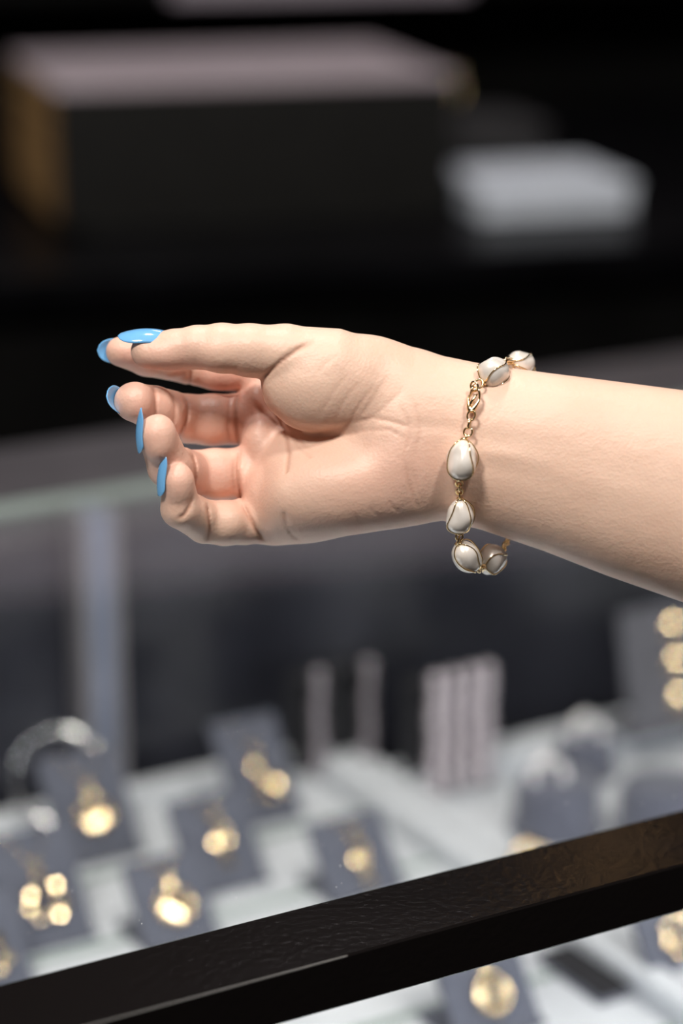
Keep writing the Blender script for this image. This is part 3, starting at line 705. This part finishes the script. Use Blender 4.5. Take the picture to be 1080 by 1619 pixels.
# light relaxation
E_ = np.concatenate([hq[:, [0, 1]], hq[:, [1, 2]], hq[:, [2, 3]], hq[:, [3, 0]]])
deg = np.bincount(E_.ravel(), minlength=len(hv)).astype(float)
for it in range(2):
    ac = np.stack([np.bincount(E_[:, 0], hv[E_[:, 1], i], len(hv)) + np.bincount(E_[:, 1], hv[E_[:, 0], i], len(hv)) for i in range(3)], 1)
    hv = hv * .5 + .5 * ac / deg[:, None]
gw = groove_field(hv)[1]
RED = [(205, 556, -34, 50, .9), (216, 636, 42, 50, .8), (250, 690, 104, 52, .8), (283, 762, 98, 46, .7), (248, 556, 52, 40, .5), (340, 664, -60, 60, .5), (345, 750, -20, 60, .5),
       (270, 655, -20, 46, .8), (290, 745, 20, 44, .9), (352, 588, -88, 60, .9), (420, 650, -60, 60, .7), (412, 770, -10, 70, .45), (560, 780, 90, 110, .30), (640, 740, 80, 70, .35), (300, 570, 60, 70, .35), (690, 715, 90, 60, .12)]
red = np.zeros(len(hv))
for x, y, t, r, a in RED: red += a * np.exp(-((hv - hp(x, y, t)) ** 2).sum(1) / (r * r))
red = np.clip(red, 0, 1)

M_skin = mat('skin', (.72, .47, .35), .46, **{'Subsurface Weight': .16, 'Subsurface Scale': .0035, 'Specular IOR Level': .42})
b = bsdf(M_skin); b.inputs['Subsurface Radius'].default_value = (1.0, .38, .22)
tc = N(M_skin, 'ShaderNodeTexCoord')
n1 = N(M_skin, 'ShaderNodeTexNoise', Scale=38, Detail=5)
L(M_skin, tc.outputs['Object'], n1.inputs['Vector'])
r1 = N(M_skin, 'ShaderNodeValToRGB'); r1.color_ramp.elements[0].position = .3; r1.color_ramp.elements[1].position = .7
r1.color_ramp.elements[0].color = (.72, .49, .375, 1); r1.color_ramp.elements[1].color = (.78, .555, .435, 1); L(M_skin, n1.outputs['Fac'], r1.inputs[0])
ar = N(M_skin, 'ShaderNodeAttribute'); ar.attribute_name = 'flush'
mr = N(M_skin, 'ShaderNodeMix', data_type='RGBA'); L(M_skin, ar.outputs['Fac'], mr.inputs[0]); L(M_skin, r1.outputs[0], mr.inputs[6]); mr.inputs[7].default_value = (.74, .425, .335, 1)
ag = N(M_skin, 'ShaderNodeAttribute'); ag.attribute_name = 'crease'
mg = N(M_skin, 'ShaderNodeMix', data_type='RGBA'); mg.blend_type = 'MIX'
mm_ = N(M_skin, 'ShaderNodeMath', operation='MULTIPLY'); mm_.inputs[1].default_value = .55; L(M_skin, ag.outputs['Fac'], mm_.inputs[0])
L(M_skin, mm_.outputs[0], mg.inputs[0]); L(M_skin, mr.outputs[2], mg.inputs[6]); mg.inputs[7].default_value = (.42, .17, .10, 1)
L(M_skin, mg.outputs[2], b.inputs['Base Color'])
n2 = N(M_skin, 'ShaderNodeTexVoronoi', Scale=950); L(M_skin, tc.outputs['Object'], n2.inputs['Vector'])
n3 = N(M_skin, 'ShaderNodeTexNoise', Scale=260, Detail=4); L(M_skin, tc.outputs['Object'], n3.inputs['Vector'])
ad = N(M_skin, 'ShaderNodeMath', operation='MULTIPLY_ADD'); L(M_skin, n2.outputs['Distance'], ad.inputs[0]); ad.inputs[1].default_value = .35; L(M_skin, n3.outputs['Fac'], ad.inputs[2])
bp_ = N(M_skin, 'ShaderNodeBump', Strength=.40, Distance=.0005); L(M_skin, ad.outputs[0], bp_.inputs['Height']); L(M_skin, bp_.outputs[0], b.inputs['Normal'])

wv = hw(hv)
cen = (wv.min(0) + wv.max(0)) / 2
me = bpy.data.meshes.new('person'); nv_, nq_ = len(wv), len(hq)
me.vertices.add(nv_); me.vertices.foreach_set('co', (wv - cen).astype(np.float32).ravel())
me.loops.add(nq_ * 4); me.loops.foreach_set('vertex_index', hq.astype(np.int32).ravel())
me.polygons.add(nq_); me.polygons.foreach_set('loop_start', np.arange(0, nq_ * 4, 4, dtype=np.int32)); me.polygons.foreach_set('loop_total', np.full(nq_, 4, np.int32))
me.update(calc_edges=True); me.validate()
me.polygons.foreach_set('use_smooth', np.full(nq_, True))
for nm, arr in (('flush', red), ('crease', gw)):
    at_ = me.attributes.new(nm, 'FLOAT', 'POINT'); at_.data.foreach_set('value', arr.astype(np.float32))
me.materials.append(M_skin)
person = bpy.data.objects.new('person', me); COL.objects.link(person); person.location = Vector(cen)
props(person, 'bare forearm and open hand, palm to the viewer, long blue nails, over the case', 'hand')
print('hand verts', nv_, 'quads', nq_)

# nails: base point, axis, dorsal normal, length, half width, transverse radius
M_nail = mat('sky blue gel polish', (.12, .40, .80), .12, **{'Coat Weight': .6, 'Coat Roughness': .05})
noise_colour(M_nail, (.15, .42, .77), (.18, .465, .82), 90)
def nail(base, axis, nrm, ln, hwid, R, bend, tipw=.28, thick=2.4, arch=3.0):
    base = hp(*base); a = np.array(axis, float); a /= np.linalg.norm(a); n = np.array(nrm, float); n -= a * (n @ a); n /= np.linalg.norm(n); s = np.cross(a, n)
    nu, nvv = 26, 14; top = []; bot = []
    for i in range(nu):
        u = i / (nu - 1)
        prof = min(1, math.sqrt(max(0, 1 - (1 - min(u / .22, 1)) ** 2)) * .35 + .65) if u < .22 else 1.0
        if u > .5: q = (u - .5) / .5; prof *= math.sqrt(max(0.0, 1 - q ** 2.3)) * (1 - tipw) + tipw * (1 - q ** 4)
        if u < .22: prof *= math.sqrt(max(.04, 1 - (1 - u / .22) ** 2 * .75))
        w = max(hwid * prof, .6)
        for j in range(nvv):
            ph = (j / (nvv - 1) * 2 - 1) * w / R
            c = base + a * (u * ln) + s * (R * math.sin(ph)) + n * (R * math.cos(ph) - R - bend * u * u + arch * 4 * u * (1 - u))
            d = (s * math.sin(ph) + n * math.cos(ph))
            edge = 1 - abs(j / (nvv - 1) * 2 - 1) ** 4 * .6
            top.append(c); bot.append(c - d * thick * edge)
    v = top + bot; f = []; m = nu * nvv
    for i in range(nu - 1):
        for j in range(nvv - 1):
            q = (i * nvv + j, i * nvv + j + 1, (i + 1) * nvv + j + 1, (i + 1) * nvv + j); f.append(q); f.append(tuple(m + k for k in q[::-1]))
    rim = [(0, j) for j in range(nvv)] + [(i, nvv - 1) for i in range(1, nu)] + [(nu - 1, j) for j in range(nvv - 2, -1, -1)] + [(i, 0) for i in range(nu - 2, 0, -1)]
    r = [i * nvv + j for i, j in rim]
    for k in range(len(r)): x, y = r[k], r[(k + 1) % len(r)]; f.append((x, m + x, m + y, y))
    o = mesh_obj('fingernail', hw(np.array(v)), f, M_nail, person)
nail((269, 528, 50), (-1, .0, .0), (-.0, -.86, .50), 82, 26, 31, 3, arch=7)
nail((224, 556, -70), (-.93, -.01, .36), (-.38, -.10, -.92), 76, 24, 25, 6)
nail((198, 644, 6), (-.46, -.22, .86), (-.86, .22, -.46), 62, 27, 28, 4)
nail((218, 716, 98), (-.05, -.97, .24), (-.97, .10, .16), 70, 21, 24, 9)
nail((250, 784, 96), (.04, -.97, .22), (-.93, .02, .36), 68, 18, 20, 8)

# ------------------------------------------------------------------ pearl bracelet
M_pearl = mat('cream pearl', (.88, .85, .80), .27, .20, **{'Coat Weight': .5, 'Coat Roughness': .12})
noise_colour(M_pearl, (.80, .74, .67), (.92, .88, .83), 170, 2)
PE = [  # centre px, py, t ; half width, half length ; axis towards next end (px,py,t) ; phase
 ('A', (781, 588, 62), 23.5, 26, (-.62, .62, .45), 0.3), ('B', (824, 573, -34), 20, 26, (-.62, -.02, .78), 1.3), ('C', (730, 727, 112), 24, 31, (-.12, .99, .02), 2.1),
 ('D', (727, 816, 74), 21, 28, (.02, .93, -.36), 3.2), ('E', (738, 880, 40), 23, 29, (.45, .68, -.55), 4.4), ('F', (779, 885, -25), 23, 26, (.55, -.42, -.72), 5.1),
 ('G', (822, 800, -120), 22, 27, (.22, -.90, -.36), .9), ('H', (846, 700, -150), 23, 27, (.0, -1, .05), 1.9), ('I', (846, 612, -112), 22, 26, (-.20, -.62, .75), 2.7)]
bo = hp(760, 905, 0)
br = empty('pearl_bracelet', hw(bo), 'gold chain bracelet of wire wrapped cream baroque pearls around the wrist', 'bracelet')
def pearl_r(th, ph, s):
    return 1 - .085 * math.exp(-((th - 1.1 - .3 * math.sin(s)) / .33) ** 2) * math.cos(ph * 1.5 - s) + .04 * math.sin(5 * th + s) * math.sin(2 * ph - s) * math.sin(th) + .055 * math.sin(2 * th + s) * math.sin(ph + s) + .05 * math.sin(ph * 2 + 3 * s) * math.sin(th) ** 2 + .045 * math.cos(3 * th + 2 * s + ph) * math.sin(th) - .07 * math.exp(-((ph - 2.2 - s) % 6.283 - .8) ** 2 / .25) * math.sin(th)
wc_ = hp(760, 706, 3)
ENDS = {}
for nm, c, rw, rl, ax, sd in PE:
    C_ = hp(*c); a = np.array(ax, float); a /= np.linalg.norm(a)
    o_ = C_ - wc_; o_[0] *= .2; o_ -= a * (o_ @ a); o_ /= np.linalg.norm(o_); s_ = np.cross(a, o_)
    def surf(th, ph, k=1.0):
        r = pearl_r(th, ph, sd); taper = 1 - .16 * math.cos(th) * (-1 if sd > 1.5 else 1) * math.cos(sd)
        return C_ + a * (-math.cos(th)) * rl * k + (o_ * math.cos(ph) + s_ * math.sin(ph)) * math.sin(th) * rw * r * k * taper
    n, m = 36, 22; v = [surf(0, 0)]; f = []
    for k in range(1, m):
        for i in range(n): v.append(surf(math.pi * k / m, 2 * math.pi * i / n))
    v.append(surf(math.pi, 0)); e = len(v) - 1
    for i in range(n): f.append((0, 1 + i, 1 + (i + 1) % n)); f.append((e, e - n + (i + 1) % n, e - n + i))
    for k in range(m - 2):
        for i in range(n):
            j = (i + 1) % n; q = 1 + k * n; f.append((q + i, q + n + i, q + n + j, q + j))
    po = mesh_obj('pearl', hw(np.array(v)), f, M_pearl, br)
    for w in range(4):
        p0 = sd * 1.7 + w * math.pi / 2; tw = .9 * math.sin(sd * 2 + w * 1.9)
        pts = [surf(th, p0 + tw * (th / math.pi) + .25 * math.sin(2 * th + w), 1.035) for th in np.linspace(.04, math.pi - .04, 30)]
        v, f = tube(hw(np.array(pts)), 1.1 * SU, 7); mesh_obj('cage_wire', v, f, M_gold, po)
    for sg in (-1, 1):
        ec = C_ + a * sg * (rl + 1.5)
        v, f = ring_vf(hw(ec), hdir(o_), hdir(s_), 4.2 * SU, 4.2 * SU, 1.5 * SU, 14, 7); mesh_obj('wire_collar', v, f, M_gold, po)
    ENDS[nm] = (C_ - a * (rl + 3), C_ + a * (rl + 3), o_)
def link(c, d, n, rl=7.0, rw=5.2, r=1.7):
    d = d / np.linalg.norm(d); n = n - d * (n @ d); n /= np.linalg.norm(n)
    v, f = ring_vf(hw(c), hdir(d), hdir(n), rl * SU, rw * SU, r * SU, 18, 8); mesh_obj('chain_link', v, f, M_gold, br)
def links(p, q, out, pitch=9.0, rl=6.6):
    d = q - p; ln = np.linalg.norm(d); k = max(1, int(round(ln / pitch))); s = np.cross(d, out)
    for i in range(k): link(p + d * (i + .5) / k, d, (s if i % 2 == 0 else out), max(rl, ln / k * .62))
links(ENDS['C'][1], ENDS['D'][0], ENDS['C'][2]); links(ENDS['D'][1], ENDS['E'][0], ENDS['D'][2]); links(ENDS['E'][1], ENDS['F'][0], ENDS['E'][2])
links(ENDS['F'][1], ENDS['G'][0], ENDS['F'][2]); links(ENDS['G'][1], ENDS['H'][0], ENDS['G'][2]); links(ENDS['H'][1], ENDS['I'][0], ENDS['H'][2])
links(ENDS['I'][1], ENDS['B'][0], ENDS['I'][2]); links(ENDS['B'][1], ENDS['A'][0], ENDS['B'][2])
# clasp side between the pearls A and C
out = np.array([-.1, -.35, .93]); dn = np.array([-.28, .95, .08]); sd_ = np.cross(dn, out)
link(hp(757, 607, 86), np.array([-.5, .8, .2]), sd_, 7.5, 6.5); link(hp(750, 611, 92), np.array([.3, .9, .1]), sd_ + out * .4, 7.5, 6.5)
link(hp(746, 618, 94), dn, out, 8, 5.5)
cl = empty('clasp', hw(hp(749, 632, 100))); cl.parent = br; cl.location = Vector(hw(hp(749, 632, 100))) - br.location
c0 = hp(749, 632, 98)
def cp(x, y, z=0): return c0 + sd_ / np.linalg.norm(sd_) * x + dn / np.linalg.norm(dn) * y + out / np.linalg.norm(out) * z
pts = []; rad = []
for q in np.linspace(0, 2 * math.pi, 28, False):
    yy = -math.cos(q); w = math.sin(q) * (8.2 if yy < 0 else 8.2 - 3.6 * yy); pts.append(cp(w, yy * 17)); rad.append((1.9 + 2.4 * max(0, yy + .2)) * SU)
v, f = tube(hw(np.array(pts)), np.array(rad), 10, True); mesh_obj('clasp_body', v, f, M_gold, cl)
v, f = tube(hw(np.array([cp(3, -9, 2.5), cp(1, -2, 4), cp(-2.5, 8, 4), cp(-3.5, 14, 2.5)])), np.array([1.2, 2.2, 2.6, 1.4]) * SU, 8); mesh_obj('clasp_lever', v, f, M_gold, cl)
link(hp(745, 657, 104), dn, sd_, 8, 6); link(hp(742, 670, 106), dn, out, 8, 4.5, 2.0); link(hp(740, 683, 107), dn, sd_, 7, 6.5)
link(hp(737, 692, 107), np.array([-.3, .9, 0]), out, 5, 4)

# fine dust lying on the glass near the rail
sv, sf = dome_sphere(1.0, 5, 4); vs = []
for k in range(150):
    u_ = random.uniform(-.20, .30); v__ = .003 + abs(random.gauss(0, .035)); r_ = random.choice((.00007, .00010, .00013, .00018))
    vs.append((np.array(sv) * np.array([r_, r_ * random.uniform(1, 2.2), r_ * .7]) + case(u_, v__, ZG - .0004 + r_ * .6), sf))
v, f = join(*vs); mesh_obj('dust', v, f, mat('pale dust', (.8, .8, .8), .7), None, True, label='fine pale dust specks on the glass top near the rail', cat='dust', kind='stuff')
